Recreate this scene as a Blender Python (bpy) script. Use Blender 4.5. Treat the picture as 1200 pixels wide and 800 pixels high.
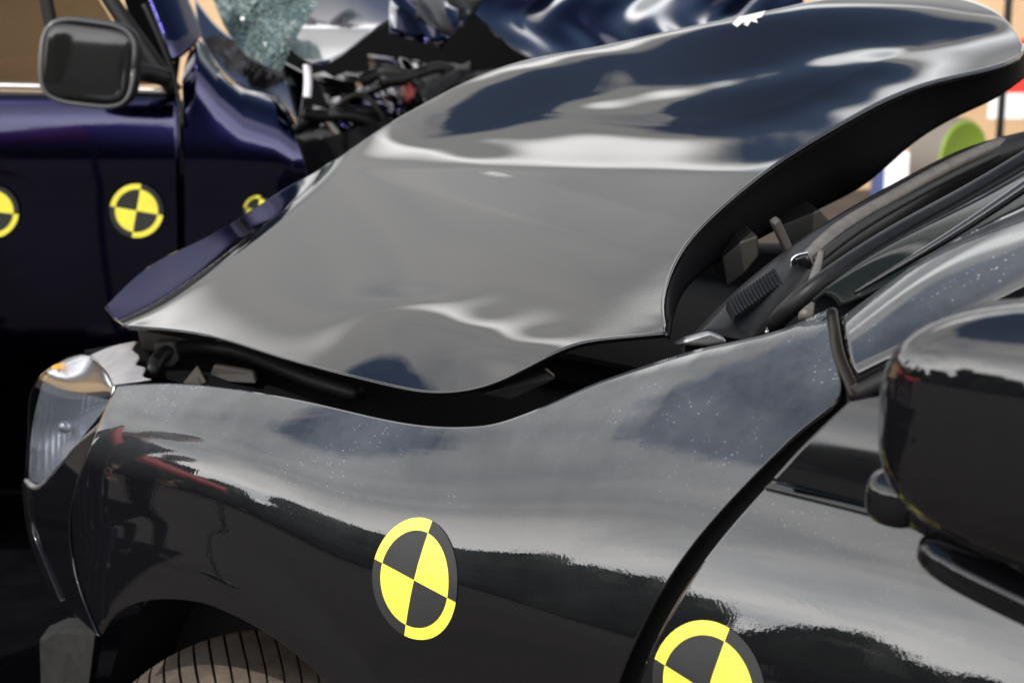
import bpy, bmesh, math, random
import numpy as np
from mathutils import Vector, Matrix
random.seed(4); rng = np.random.default_rng(4)
SC = bpy.context.scene
for o in list(bpy.data.objects): bpy.data.objects.remove(o)

# ------------------------------------------------------------------ camera
FPX = 1790.0                                   # focal length in pixels of a 1200 px wide frame
TH, PI_, = math.radians(43), math.radians(12.5)
D0 = np.array([-math.sin(TH), math.cos(TH), 0.]); ZU = np.array([0, 0, 1.])
RT = np.array([math.cos(TH), math.sin(TH), 0.])
DV = D0 * math.cos(PI_) - ZU * math.sin(PI_); UP = ZU * math.cos(PI_) + D0 * math.sin(PI_)
CAM = np.array([1.172, -1.098, 1.407])
cd = bpy.data.cameras.new('camera'); cam = bpy.data.objects.new('camera', cd); SC.collection.objects.link(cam)
cd.sensor_width = 36; cd.lens = FPX / 1200 * 36; cd.clip_start = .02; cd.clip_end = 500
cam.matrix_world = Matrix(((RT[0], UP[0], -DV[0], CAM[0]), (RT[1], UP[1], -DV[1], CAM[1]), (RT[2], UP[2], -DV[2], CAM[2]), (0, 0, 0, 1)))
cd.dof.use_dof = True; cd.dof.focus_distance = 1.78; cd.dof.aperture_fstop = 6.3
SC.camera = cam

# ------------------------------------------------------------------ world: sky with broken cloud
SUN_EL, SUN_AZ = math.radians(47), math.radians(-88)          # azimuth measured from +X towards +Y
W = bpy.data.worlds.new('World'); SC.world = W; W.use_nodes = True
nt = W.node_tree; nt.nodes.clear()
def N(tree, t, **k):
    n = tree.nodes.new(t)
    for a, b in k.items():
        if a in n.inputs: n.inputs[a].default_value = b
        else: setattr(n, a, b)
    return n
L = nt.links.new
sky = N(nt, 'ShaderNodeTexSky', sky_type='NISHITA', sun_disc=False, sun_elevation=SUN_EL, sun_rotation=math.pi / 2 - SUN_AZ)
bg = N(nt, 'ShaderNodeBackground', Strength=.15)
L(sky.outputs[0], bg.inputs[0])
tc = N(nt, 'ShaderNodeTexCoord')
sep = N(nt, 'ShaderNodeSeparateXYZ'); L(tc.outputs['Generated'], sep.inputs[0])
zz = N(nt, 'ShaderNodeMath', operation='MAXIMUM'); L(sep.outputs[2], zz.inputs[0]); zz.inputs[1].default_value = 0.0
za = N(nt, 'ShaderNodeMath', operation='ADD'); L(zz.outputs[0], za.inputs[0]); za.inputs[1].default_value = .22
dx = N(nt, 'ShaderNodeMath', operation='DIVIDE'); L(sep.outputs[0], dx.inputs[0]); L(za.outputs[0], dx.inputs[1])
dy = N(nt, 'ShaderNodeMath', operation='DIVIDE'); L(sep.outputs[1], dy.inputs[0]); L(za.outputs[0], dy.inputs[1])
cb = N(nt, 'ShaderNodeCombineXYZ'); L(dx.outputs[0], cb.inputs[0]); L(dy.outputs[0], cb.inputs[1])
no = N(nt, 'ShaderNodeTexNoise', Scale=1.0, Detail=9.0, Roughness=.56, Distortion=.55); L(cb.outputs[0], no.inputs['Vector'])
cr = N(nt, 'ShaderNodeValToRGB'); el = N(nt, 'ShaderNodeMapRange'); L(sep.outputs[2], el.inputs[0]); el.interpolation_type = 'SMOOTHSTEP'; el.inputs[1].default_value = .48; el.inputs[2].default_value = .72; el.inputs[3].default_value = .30; el.inputs[4].default_value = -.34   # cloud closes up towards the horizon
nb = N(nt, 'ShaderNodeMath', operation='ADD'); L(no.outputs[0], nb.inputs[0]); L(el.outputs[0], nb.inputs[1]); L(nb.outputs[0], cr.inputs[0])
cr.color_ramp.elements[0].position = .43; cr.color_ramp.elements[1].position = .575
no2 = N(nt, 'ShaderNodeTexNoise', Scale=1.6, Detail=7.0, Roughness=.50, Distortion=.6); L(cb.outputs[0], no2.inputs['Vector'])
cc = N(nt, 'ShaderNodeValToRGB'); L(no2.outputs[0], cc.inputs[0])
cc.color_ramp.elements[0].position = .32; cc.color_ramp.elements[0].color = (.58, .60, .63, 1)
cc.color_ramp.elements[1].position = .66; cc.color_ramp.elements[1].color = (1, .98, .95, 1)
dt = N(nt, 'ShaderNodeVectorMath', operation='DOT_PRODUCT'); L(tc.outputs['Generated'], dt.inputs[0]); dt.inputs[1].default_value = (math.cos(SUN_AZ), math.sin(SUN_AZ), .25)
fw = N(nt, 'ShaderNodeMapRange', interpolation_type='SMOOTHSTEP'); L(dt.outputs['Value'], fw.inputs[0]); fw.inputs[1].default_value = -.5; fw.inputs[2].default_value = 1.; fw.inputs[3].default_value = 3.0; fw.inputs[4].default_value = 8.5    # cloud is brighter on the sun's side
bgc = N(nt, 'ShaderNodeBackground'); L(cc.outputs[0], bgc.inputs[0])
def zramp(stops):
    n = N(nt, 'ShaderNodeValToRGB'); L(sep.outputs[2], n.inputs[0]); e = n.color_ramp.elements
    while len(e) < len(stops): e.new(.5)
    for q, (p_, v_) in enumerate(stops): e[q].position = p_; e[q].color = (v_, v_, v_, 1)
    return n
low = zramp([(0., .85), (.14, .72), (.32, .34), (1., .32)])                     # pale haze near the horizon, grey cloud bases above it
head = zramp([(.44, 0.), (.50, .95), (.54, .9), (.60, 0.)])                      # bright cloud patch, added to be mirrored as the bonnet's white band
d2 = N(nt, 'ShaderNodeVectorMath', operation='DOT_PRODUCT'); L(tc.outputs['Generated'], d2.inputs[0]); d2.inputs[1].default_value = (math.cos(math.radians(132)), math.sin(math.radians(132)), 0)
hw = N(nt, 'ShaderNodeMapRange', interpolation_type='SMOOTHSTEP'); L(d2.outputs['Value'], hw.inputs[0]); hw.inputs[1].default_value = .755; hw.inputs[2].default_value = .82
hz = N(nt, 'ShaderNodeMath', operation='MULTIPLY_ADD'); L(head.outputs[0], hz.inputs[0]); L(hw.outputs[0], hz.inputs[1]); L(low.outputs[0], hz.inputs[2])
fm = N(nt, 'ShaderNodeMath', operation='MULTIPLY'); L(fw.outputs[0], fm.inputs[0]); L(hz.outputs[0], fm.inputs[1]); L(fm.outputs[0], bgc.inputs[1])
mx = N(nt, 'ShaderNodeMixShader'); L(cr.outputs[0], mx.inputs[0]); L(bg.outputs[0], mx.inputs[1]); L(bgc.outputs[0], mx.inputs[2])
wo = N(nt, 'ShaderNodeOutputWorld'); L(mx.outputs[0], wo.inputs[0])

sl = bpy.data.lights.new('sun', 'SUN'); sun = bpy.data.objects.new('sun', sl); SC.collection.objects.link(sun)
sl.energy = 4.0; sl.angle = math.radians(.5); sl.color = (1, .95, .87)
sdir = Vector((math.cos(SUN_EL) * math.cos(SUN_AZ), math.cos(SUN_EL) * math.sin(SUN_AZ), math.sin(SUN_EL)))
sun.rotation_euler = sdir.to_track_quat('Z', 'Y').to_euler(); sun.location = (0, 0, 10)
vs = SC.view_settings; SC.display_settings.display_device = 'sRGB'
vs.view_transform = 'Standard'; vs.look = 'None'; vs.exposure = 0.0; vs.gamma = 1.0
SC.cycles.max_bounces = 8

# ------------------------------------------------------------------ surveying helpers (photo pixel -> point in the place)
def ray(x, y):
    x = np.asarray(x, float); y = np.asarray(y, float)
    return DV + RT * ((x - 600) / FPX)[..., None] + UP * ((400 - y) / FPX)[..., None]
def at(x, y, s):                                # point seen at (x, y) whose horizontal distance along the view is s
    q = ray(x, y); s = np.asarray(s, float)
    return CAM + q * (s / (q @ D0))[..., None]
def at_y(x, y, Y):
    q = ray(x, y); t = (np.asarray(Y, float) - CAM[1]) / q[..., 1]
    return CAM + q * t[..., None]
def at_z(x, y, Z):
    q = ray(x, y); t = (np.asarray(Z, float) - CAM[2]) / q[..., 2]
    return CAM + q * t[..., None]

# ------------------------------------------------------------------ splines
def nspline(P, n, k=None):                      # natural cubic spline through P, n samples evenly along it
    P = np.asarray(P, float)
    t = np.r_[0, np.cumsum(np.linalg.norm(np.diff(P, axis=0), axis=1) ** .75)]
    m = len(P); A = np.zeros((m, m)); B = np.zeros_like(P); h = np.diff(t)
    A[0, 0] = A[-1, -1] = 1
    for i in range(1, m - 1):
        A[i, i - 1], A[i, i], A[i, i + 1] = h[i - 1], 2 * (h[i - 1] + h[i]), h[i]
        B[i] = 6 * ((P[i + 1] - P[i]) / h[i] - (P[i] - P[i - 1]) / h[i - 1])
    M = np.linalg.solve(A, B)
    u = np.linspace(0, t[-1], max(n * 8, 64)); i = np.clip(np.searchsorted(t, u, 'right') - 1, 0, m - 2)
    a = (t[i + 1] - u)[:, None]; b = (u - t[i])[:, None]; hh = h[i][:, None]
    Q = M[i] * a ** 3 / (6 * hh) + M[i + 1] * b ** 3 / (6 * hh) + (P[i] / hh - M[i] * hh / 6) * a + (P[i + 1] / hh - M[i + 1] * hh / 6) * b
    L_ = np.r_[0, np.cumsum(np.linalg.norm(np.diff(Q, axis=0), axis=1))]
    w = np.linspace(0, L_[-1], n)
    return np.stack([np.interp(w, L_, Q[:, c]) for c in range(P.shape[1])], 1)
def coons(bottom, top, left, right, n, m):      # [m, n, k]: bottom/top left-to-right, left/right bottom-to-top
    b, t, l, r = nspline(bottom, n), nspline(top, n), nspline(left, m), nspline(right, m)
    u = np.linspace(0, 1, n)[None, :, None]; v = np.linspace(0, 1, m)[:, None, None]
    return ((1 - v) * b[None] + v * t[None] + (1 - u) * l[:, None] + u * r[:, None]
            - ((1 - u) * (1 - v) * b[0] + u * (1 - v) * b[-1] + (1 - u) * v * t[0] + u * v * t[-1]))
class RBF:                                      # smooth field through scattered (x, y, value)
    def __init__(s, pts):
        p = np.asarray(pts, float); s.c = p[:, :2] / 300.; n = len(p)
        K = np.linalg.norm(s.c[:, None] - s.c[None], axis=2) ** 3
        Q = np.c_[np.ones(n), s.c]
        A = np.block([[K + np.eye(n) * 1e-6, Q], [Q.T, np.zeros((3, 3))]])
        w = np.linalg.solve(A, np.r_[p[:, 2], 0, 0, 0]); s.w, s.q = w[:n], w[n:]
    def __call__(s, x, y):
        g = np.stack([np.asarray(x, float), np.asarray(y, float)], -1) / 300.
        K = np.linalg.norm(g[..., None, :] - s.c, axis=-1) ** 3
        return K @ s.w + s.q[0] + g @ s.q[1:]

# ------------------------------------------------------------------ object helpers
def link(o, parent=None):
    SC.collection.objects.link(o)
    if parent is not None:
        o.parent = parent
        o.matrix_parent_inverse = Matrix.Translation(-parent.location) if parent.parent is None else Matrix.Identity(4)
    return o
def thing(name, label, cat, loc, group=None):
    o = bpy.data.objects.new(name, None); SC.collection.objects.link(o); o.location = loc
    o['label'] = label; o['category'] = cat
    if group: o['group'] = group
    o.empty_display_size = .1
    return o
def tag(o, label, cat, group=None):
    o['label'] = label; o['category'] = cat
    if group: o['group'] = group
    return o
def make(name, V, F, mat, parent=None, smooth=True, thick=0, bevel=0, label=None, midx=None, sub=0, off=1):
    me = bpy.data.meshes.new(name); me.from_pydata([tuple(map(float, v)) for v in V], [], [tuple(map(int, f)) for f in F])
    for m in (mat if isinstance(mat, (list, tuple)) else [mat]): me.materials.append(m)
    if midx is not None: me.polygons.foreach_set('material_index', np.asarray(midx, 'i'))
    if smooth: me.polygons.foreach_set('use_smooth', [True] * len(me.polygons))
    me.validate(); me.update()
    o = link(bpy.data.objects.new(name, me), parent)
    if thick:
        s = o.modifiers.new('thickness', 'SOLIDIFY'); s.thickness = thick; s.offset = off; s.use_even_offset = False
    if bevel:
        b = o.modifiers.new('bevel', 'BEVEL'); b.width = bevel; b.segments = 3; b.limit_method = 'ANGLE'; b.angle_limit = math.radians(35); b.harden_normals = False
    if sub:
        b = o.modifiers.new('sub', 'SUBSURF'); b.levels = b.render_levels = sub
    if label: o['label'] = label
    return o
def gridf(m, n, flip=False, closed=False):
    F = []
    for j in range(m - 1):
        for i in range(n if closed else n - 1):
            a, b = j * n + i, j * n + (i + 1) % n
            f = (a, b, b + n, a + n)
            F.append(f[::-1] if flip else f)
    return F
def sheet(name, P, mat, parent, thick=0, flip=False, **k):
    P = np.asarray(P); m, n = P.shape[:2]
    return make(name, P.reshape(-1, 3), gridf(m, n, flip), mat, parent, thick=thick, **k)
def tube(pts, rad, seg=10, n=None, cap=True):   # -> V, F
    P = nspline(pts, n) if n else np.asarray(pts, float)
    rad = np.broadcast_to(np.asarray(rad, float), (len(P),)) if np.ndim(rad) == 0 or len(np.atleast_1d(rad)) == len(P) else np.interp(np.linspace(0, 1, len(P)), np.linspace(0, 1, len(rad)), rad)
    T = np.gradient(P, axis=0); T /= np.linalg.norm(T, axis=1)[:, None] + 1e-9
    a = np.array([0, 0, 1.]) if abs(T[0][2]) < .9 else np.array([1., 0, 0])
    V = []
    for p, t, r in zip(P, T, rad):
        a = a - t * (a @ t); a /= np.linalg.norm(a); b = np.cross(t, a)
        for k in range(seg):
            w = 2 * math.pi * k / seg; V.append(p + r * (a * math.cos(w) + b * math.sin(w)))
    F = gridf(len(P), seg, closed=True)
    if cap: F += [tuple(range(seg))[::-1], tuple(len(V) - seg + k for k in range(seg))]
    return V, F
def box(c, sx, sy, sz, ax=None):                # ax: 3 unit axes
    ax = np.eye(3) if ax is None else np.asarray(ax); c = np.asarray(c, float); V = []
    for k in (-1, 1):
        for i, j in ((-1, -1), (1, -1), (1, 1), (-1, 1)):
            V.append(c + ax[0] * i * sx / 2 + ax[1] * j * sy / 2 + ax[2] * k * sz / 2)
    return V, [(3, 2, 1, 0), (4, 5, 6, 7), (0, 1, 5, 4), (1, 2, 6, 5), (2, 3, 7, 6), (3, 0, 4, 7)]
def join(parts):
    V, F = [], []
    for v, f in parts:
        o = len(V); V += list(v); F += [tuple(i + o for i in q) for q in f]
    return V, F
def prism(poly, depth_vec):                     # outline (list of 3D points) extruded
    P = np.asarray(poly, float); n = len(P); d = np.asarray(depth_vec, float)
    V = list(P) + list(P + d)
    return V, [tuple(range(n)), tuple(range(2 * n - 1, n - 1, -1))] + [(i, (i + 1) % n + 0, (i + 1) % n + n, i + n)[::-1] for i in range(n)]

# ------------------------------------------------------------------ materials
MATS = {}
def mat(name, col, rough=.5, metal=0., coat=0., ior=1.5, spec=.5, trans=0., noise=None, bump=None, emit=None):
    m = bpy.data.materials.new(name); m.use_nodes = True; t = m.node_tree; b = t.nodes['Principled BSDF']
    b.inputs['Base Color'].default_value = (*col, 1); b.inputs['Roughness'].default_value = rough; b.inputs['Metallic'].default_value = metal
    b.inputs['Coat Weight'].default_value = coat; b.inputs['Coat Roughness'].default_value = .02
    b.inputs['IOR'].default_value = ior; b.inputs['Specular IOR Level'].default_value = spec
    b.inputs['Transmission Weight'].default_value = trans
    co = N(t, 'ShaderNodeTexCoord')
    if noise:                                   # (scale, amount) colour variation
        n1 = N(t, 'ShaderNodeTexNoise', Scale=noise[0], Detail=6.0, Roughness=.6); t.links.new(co.outputs['Object'], n1.inputs['Vector'])
        r = N(t, 'ShaderNodeValToRGB'); t.links.new(n1.outputs[0], r.inputs[0])
        r.color_ramp.elements[0].position = .3; r.color_ramp.elements[1].position = .7
        r.color_ramp.elements[0].color = (*[c * (1 - noise[1]) for c in col], 1); r.color_ramp.elements[1].color = (*[min(1, c * (1 + noise[1])) for c in col], 1)
        t.links.new(r.outputs[0], b.inputs['Base Color'])
    if bump:                                    # (scale, strength, distance)
        n2 = N(t, 'ShaderNodeTexNoise', Scale=bump[0], Detail=3.0); t.links.new(co.outputs['Object'], n2.inputs['Vector'])
        bp = N(t, 'ShaderNodeBump', Strength=bump[1], Distance=bump[2]); t.links.new(n2.outputs[0], bp.inputs['Height']); t.links.new(bp.outputs[0], b.inputs['Normal'])
    MATS[name] = m
    return m
def paint(name, col, metal=0., rough=.35, ior=1.72, dust=0., flake=0.):
    m = mat(name, col, rough, metal, 1.0, 1.5); t = m.node_tree; b = t.nodes['Principled BSDF']
    b.inputs['Coat IOR'].default_value = ior; b.inputs['Coat Roughness'].default_value = .012; b.inputs['Specular IOR Level'].default_value = .0 if metal == 0 else .3
    co = N(t, 'ShaderNodeTexCoord')
    op = N(t, 'ShaderNodeTexNoise', Scale=260., Detail=1.0); t.links.new(co.outputs['Object'], op.inputs['Vector'])      # orange peel
    bp = N(t, 'ShaderNodeBump', Strength=.05, Distance=.0004); t.links.new(op.outputs[0], bp.inputs['Height']); t.links.new(bp.outputs[0], b.inputs['Coat Normal'])
    if dust:
        v = N(t, 'ShaderNodeTexVoronoi', Scale=210., Randomness=1.0); t.links.new(co.outputs['Object'], v.inputs['Vector'])
        spot = N(t, 'ShaderNodeMapRange'); t.links.new(v.outputs['Distance'], spot.inputs[0]); spot.inputs[1].default_value = .30; spot.inputs[2].default_value = .12; spot.clamp = True
        sel = N(t, 'ShaderNodeSeparateColor'); t.links.new(v.outputs['Color'], sel.inputs[0])
        gate = N(t, 'ShaderNodeMath', operation='GREATER_THAN'); t.links.new(sel.outputs[0], gate.inputs[0]); gate.inputs[1].default_value = .70
        pn = N(t, 'ShaderNodeTexNoise', Scale=5.5, Detail=7., Roughness=.68); t.links.new(co.outputs['Object'], pn.inputs['Vector'])
        pr = N(t, 'ShaderNodeMapRange'); t.links.new(pn.outputs[0], pr.inputs[0]); pr.inputs[1].default_value = .22; pr.inputs[2].default_value = .80
        geo = N(t, 'ShaderNodeNewGeometry'); sx = N(t, 'ShaderNodeSeparateXYZ'); t.links.new(geo.outputs['Normal'], sx.inputs[0])
        upf = N(t, 'ShaderNodeMapRange'); t.links.new(sx.outputs[2], upf.inputs[0]); upf.inputs[1].default_value = .22; upf.inputs[2].default_value = .8   # dust settles on faces that look up
        a1 = N(t, 'ShaderNodeMath', operation='MULTIPLY'); t.links.new(spot.outputs[0], a1.inputs[0]); t.links.new(gate.outputs[0], a1.inputs[1])
        pk = N(t, 'ShaderNodeMapRange', interpolation_type='SMOOTHSTEP'); t.links.new(pn.outputs[0], pk.inputs[0]); pk.inputs[1].default_value = .46; pk.inputs[2].default_value = .64
        a2 = N(t, 'ShaderNodeMath', operation='MULTIPLY'); t.links.new(a1.outputs[0], a2.inputs[0]); t.links.new(pk.outputs[0], a2.inputs[1])
        a3 = N(t, 'ShaderNodeMath', operation='MULTIPLY_ADD'); t.links.new(pr.outputs[0], a3.inputs[0]); a3.inputs[1].default_value = .40; t.links.new(a2.outputs[0], a3.inputs[2])
        a4 = N(t, 'ShaderNodeMath', operation='MULTIPLY'); t.links.new(a3.outputs[0], a4.inputs[0]); t.links.new(upf.outputs[0], a4.inputs[1])
        a5 = N(t, 'ShaderNodeMath', operation='MULTIPLY'); t.links.new(a4.outputs[0], a5.inputs[0]); a5.inputs[1].default_value = dust; a5.use_clamp = True
        df = N(t, 'ShaderNodeBsdfDiffuse'); df.inputs[0].default_value = (.34, .37, .40, 1)
        ms = N(t, 'ShaderNodeMixShader'); t.links.new(a5.outputs[0], ms.inputs[0]); t.links.new(b.outputs[0], ms.inputs[1]); t.links.new(df.outputs[0], ms.inputs[2])
        t.links.new(ms.outputs[0], t.nodes['Material Output'].inputs[0])
    return m
PAINT = paint('black_paint', (.004, .004, .005))
PAINT_D = paint('black_paint_dusty', (.004, .004, .005), dust=.62)
PURP = paint('purple_paint', (.0085, .0075, .040), metal=1., rough=.15, ior=1.42)
RUB = mat('black_rubber', (.010, .010, .010), .5, spec=.25)
PLA = mat('black_plastic', (.010, .010, .011), .45, spec=.22, noise=(60, .3), bump=(900, .1, .0003))
GLOSSP = mat('gloss_black_plastic', (.005, .005, .006), .06)
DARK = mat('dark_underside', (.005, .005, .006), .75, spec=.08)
DUSTY = mat('dusty_dark_metal', (.016, .0135, .011), .6, noise=(18, .5))
GREYM = mat('grey_metal', (.35, .35, .36), .35, .8, noise=(25, .3))
CHROME = mat('chrome', (.8, .8, .82), .12, 1.0)
YEL = mat('marker_yellow', (.80, .70, .075), .3, noise=(22, .13), bump=(45, .12, .0006))
BLK = mat('marker_black', (.013, .013, .0135), .5, bump=(1500, .5, .0004))
TYRE = mat('dusty_tyre_rubber', (.062, .046, .034), .85, noise=(35, .4), bump=(300, .3, .001))
def glassy(name, tint, rough=.0, ior=1.45, dust=0.):
    m = bpy.data.materials.new(name); m.use_nodes = True; t = m.node_tree; t.nodes.remove(t.nodes['Principled BSDF'])
    tr = N(t, 'ShaderNodeBsdfTransparent'); tr.inputs[0].default_value = (*tint, 1)
    gl = N(t, 'ShaderNodeBsdfGlossy'); gl.inputs['Roughness'].default_value = max(rough, .01); gl.inputs[0].default_value = (1, 1, 1, 1)
    fr = N(t, 'ShaderNodeLayerWeight'); ms = N(t, 'ShaderNodeMixShader')
    pw_ = N(t, 'ShaderNodeMath', operation='POWER'); t.links.new(fr.outputs['Facing'], pw_.inputs[0]); pw_.inputs[1].default_value = 5.
    r0 = ((ior - 1) / (ior + 1)) ** 2; ma = N(t, 'ShaderNodeMath', operation='MULTIPLY_ADD'); t.links.new(pw_.outputs[0], ma.inputs[0]); ma.inputs[1].default_value = 1 - r0; ma.inputs[2].default_value = r0
    t.links.new(ma.outputs[0], ms.inputs[0]); t.links.new(tr.outputs[0], ms.inputs[1]); t.links.new(gl.outputs[0], ms.inputs[2]); t.links.new(ms.outputs[0], t.nodes['Material Output'].inputs[0])
    if dust:                                    # a dull film of dust that breaks up the reflection, with brighter grains
        co = N(t, 'ShaderNodeTexCoord'); v = N(t, 'ShaderNodeTexVoronoi', Scale=330.); t.links.new(co.outputs['Object'], v.inputs['Vector'])
        mr = N(t, 'ShaderNodeMapRange'); t.links.new(v.outputs['Distance'], mr.inputs[0]); mr.inputs[1].default_value = .2; mr.inputs[2].default_value = .1; mr.inputs[3].default_value = .62; mr.inputs[4].default_value = .9
        df = N(t, 'ShaderNodeBsdfDiffuse'); df.inputs[0].default_value = (dust * .8, dust, dust * .92, 1)
        m2 = N(t, 'ShaderNodeMixShader'); t.links.new(mr.outputs[0], m2.inputs[0]); t.links.new(ms.outputs[0], m2.inputs[1]); t.links.new(df.outputs[0], m2.inputs[2]); t.links.new(m2.outputs[0], t.nodes['Material Output'].inputs[0])
    return m
SCREEN = glassy('windscreen_glass', (.10, .13, .12), ior=1.4, dust=.016)
WGLASS = glassy('window_glass', (.35, .38, .36))
PGLASS = glassy('tinted_window_glass', (.14, .13, .12))
LENS = glassy('lamp_lens', (.85, .87, .9), ior=1.5)

# ================================================================== setting
gm = mat('asphalt', (.038, .030, .024), .9, noise=(3, .35), bump=(60, .4, .01))
gs = 150; GZ = -.17
ground = make('ground', [(-gs, -gs, GZ), (gs, -gs, GZ), (gs, gs, GZ), (-gs, gs, GZ)], [(0, 1, 2, 3)], gm, smooth=False); ground['kind'] = 'structure'

# ================================================================== black car
car = thing('black_car', 'crash-tested black car in the foreground with a buckled bonnet and yellow and black markers', 'car', (-.2, .8, -.17))
def zt(X): 
    xs = np.array([-1.3, -1.0, -.67, -.4, -.12, .1, .25, .42, .6, 1.2]); zs = np.array([.84, .875, .915, .945, .985, 1.04, 1.09, 1.125, 1.14, 1.15])
    # smooth (quadratic-averaged) interpolation
    return sum(np.interp(X + d, xs, zs) * w for d, w in ((-.12, 1), (-.08, 2), (-.04, 3), (0, 4), (.04, 3), (.08, 2), (.12, 1))) / 16
WX, WZ = -.38, .20                              # wheel-arch centre
def Ys(X, Z):                                   # the car's left flank: lateral position of the skin at length X, height Z
    h = zt(X) - Z
    sp = lambda q, w: w * np.log1p(np.exp(np.clip(q / w, -40, 40)))
    bk = 1 / (1 + np.exp(-(X + .17) / .09))                      # the shoulder is tight at the nose and broad by the door
    y = .22 * np.exp(-h / (.043 + .032 * bk)) + (.09 + .11 * bk) * sp(Z - .74, .03) - .012
    y = y + 1.0 * np.maximum(0, -.60 - X) ** 2.2                 # wraps round the nose
    fade = 1 / (1 + np.exp(-(X - .02) / .035))
    y = y + .13 * sp(.788 - Z, .003) * fade                      # tuck under the crease
    r = np.sqrt((X - WX) ** 2 + (Z - WZ) ** 2)
    y = y - .16 * (sp(.550 - r, .003) - sp(.50 - r, .02))        # flared wheel-arch lip
    return y
def hit(x, y, off=0., surf=None):
    surf = surf or Ys
    x = np.asarray(x, float); y = np.asarray(y, float); q = ray(x, y); q = q / (q @ D0)[..., None]
    S = np.linspace(.6, 3.2, 500); f0 = None; res = np.full(x.shape, np.nan)
    pf = None
    for k, s in enumerate(S):
        p = CAM + q * s; f = p[..., 1] - surf(p[..., 0], p[..., 2]) - off
        if pf is not None:
            c = np.isnan(res) & (pf < 0) & (f >= 0)
            res = np.where(c, s - (S[1] - S[0]) * f / (f - pf + 1e-12), res)
        pf = f
    for it in range(4):                         # refine with secant on a small bracket
        e = 1e-4; p = CAM + q * res[..., None]; p2 = CAM + q * (res + e)[..., None]
        f = p[..., 1] - surf(p[..., 0], p[..., 2]) - off; f2 = p2[..., 1] - surf(p2[..., 0], p2[..., 2]) - off
        res = res - np.clip(f * e / (f2 - f + 1e-12), -.004, .004)
    if np.isnan(res).any(): print('MISS', np.isnan(res).sum(), x[np.isnan(res)][:5], y[np.isnan(res)][:5])
    return CAM + q * res[..., None]
def skin(name, b, t, l, r, n, m, material, off=0., thick=.004, parent=car, **k):
    g = coons(b, t, l, r, n, m); P = hit(g[..., 0], g[..., 1], off)
    return sheet(name, P, material, parent, thick=thick, off=-1, **k)

# fender: top shut line, door shut line, wheel arch
ftop = [(136, 452), (175, 449), (224, 450), (297, 459), (380, 475), (440, 489), (502, 499), (545, 500), (576, 497), (612, 486), (646, 472), (690, 452), (730, 437), (772, 423), (815, 410), (860, 400), (915, 386), (970, 362)]
fright = [(690, 960), (703, 880), (725, 800), (770, 702), (828, 618), (900, 540), (950, 494), (984, 461), (978, 420), (970, 362)]
fleft = [(118, 745), (96, 690), (84, 610), (96, 545), (136, 452)]
fbot = [(118, 745), (140, 716), (170, 706), (210, 702), (245, 709), (280, 723), (330, 754), (378, 796), (430, 870), (470, 960), (690, 960)]
fbot = [(118, 745), (140, 716), (210, 702), (280, 723), (378, 796), (440, 890), (520, 960), (690, 960)]
skin('fender', fbot, ftop, fleft, fright, 260, 150, PAINT_D)
# door skin, belt moulding, sail panel
dleft = [(712, 960), (728, 880), (748, 800), (792, 707), (848, 628), (897, 572)]
dtop = [(897, 572), (960, 588), (1030, 606), (1120, 634), (1230, 672), (1330, 712), (1450, 762), (1580, 818)]
dbot = [(712, 960), (900, 985), (1100, 1020), (1330, 1075), (1580, 1150)]
skin('front_door', dbot, dtop, dleft, [(1580, 1150), (1588, 980), (1580, 818)], 200, 120, PAINT_D)
skin('belt_moulding', [(895, 572), (960, 588), (1030, 606), (1120, 634), (1230, 672), (1330, 712), (1450, 762), (1580, 818)], [(905, 563), (965, 578), (1035, 597), (1122, 625), (1230, 661), (1330, 700), (1450, 749), (1580, 804)],
     [(895, 572), (905, 563)], [(1580, 818), (1580, 804)], 80, 5, GLOSSP, off=-.004, thick=.008)
def sail_s(X, Z):
    d = Z - .965
    return .040 + .05 * d + 1.3 * np.maximum(0, d) ** 2
g = coons([(905, 562), (965, 577), (1035, 596), (1110, 618)], [(996, 470), (1040, 462), (1090, 462), (1130, 462)], [(905, 562), (950, 513), (996, 470)], [(1110, 618), (1122, 540), (1130, 462)], 40, 40)
sheet('sail_panel', hit(g[..., 0], g[..., 1], 0., sail_s), GLOSSP, car, thick=.005, off=-1)

def cyl_disc(name, px, py, R, roll, parent, tilt=0.):
    c = hit(np.array([px]), np.array([py]))[0]
    e = 1e-3; dyz = (Ys(c[0], c[2] + e) - Ys(c[0], c[2] - e)) / (2 * e); cz = 1 / math.sqrt(1 + dyz ** 2)
    V, F, I = [], [], []
    rad = [0, .28, .56, .80, .84, .92, 1.0]; seg = 64
    for r in rad:
        for k in range(seg):
            a = 2 * math.pi * k / seg + roll
            X = c[0] + R * r * math.cos(a); Z = c[2] + R * r * math.sin(a) * cz
            V.append((X, Ys(X, Z) - .0012, Z))
    for j in range(len(rad) - 1):
        for k in range(seg):
            F.append((j * seg + k, j * seg + (k + 1) % seg, (j + 1) * seg + (k + 1) % seg, (j + 1) * seg + k))
            q = k // (seg // 4)                 # 0: right-top, 1: left-top, 2: left-bottom, 3: right-bottom (seen from outside X to the right)
            inner = j < 3
            yellow = (q in (0, 2)) == inner
            I.append(0 if yellow else 1)
    return make(name, V, F, [YEL, BLK], parent, midx=I)
cyl_disc('marker_sticker', 486, 679, .0675, math.radians(-6.5), car)
cyl_disc('marker_sticker', 830, 810, .0655, math.radians(-12), car)

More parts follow.
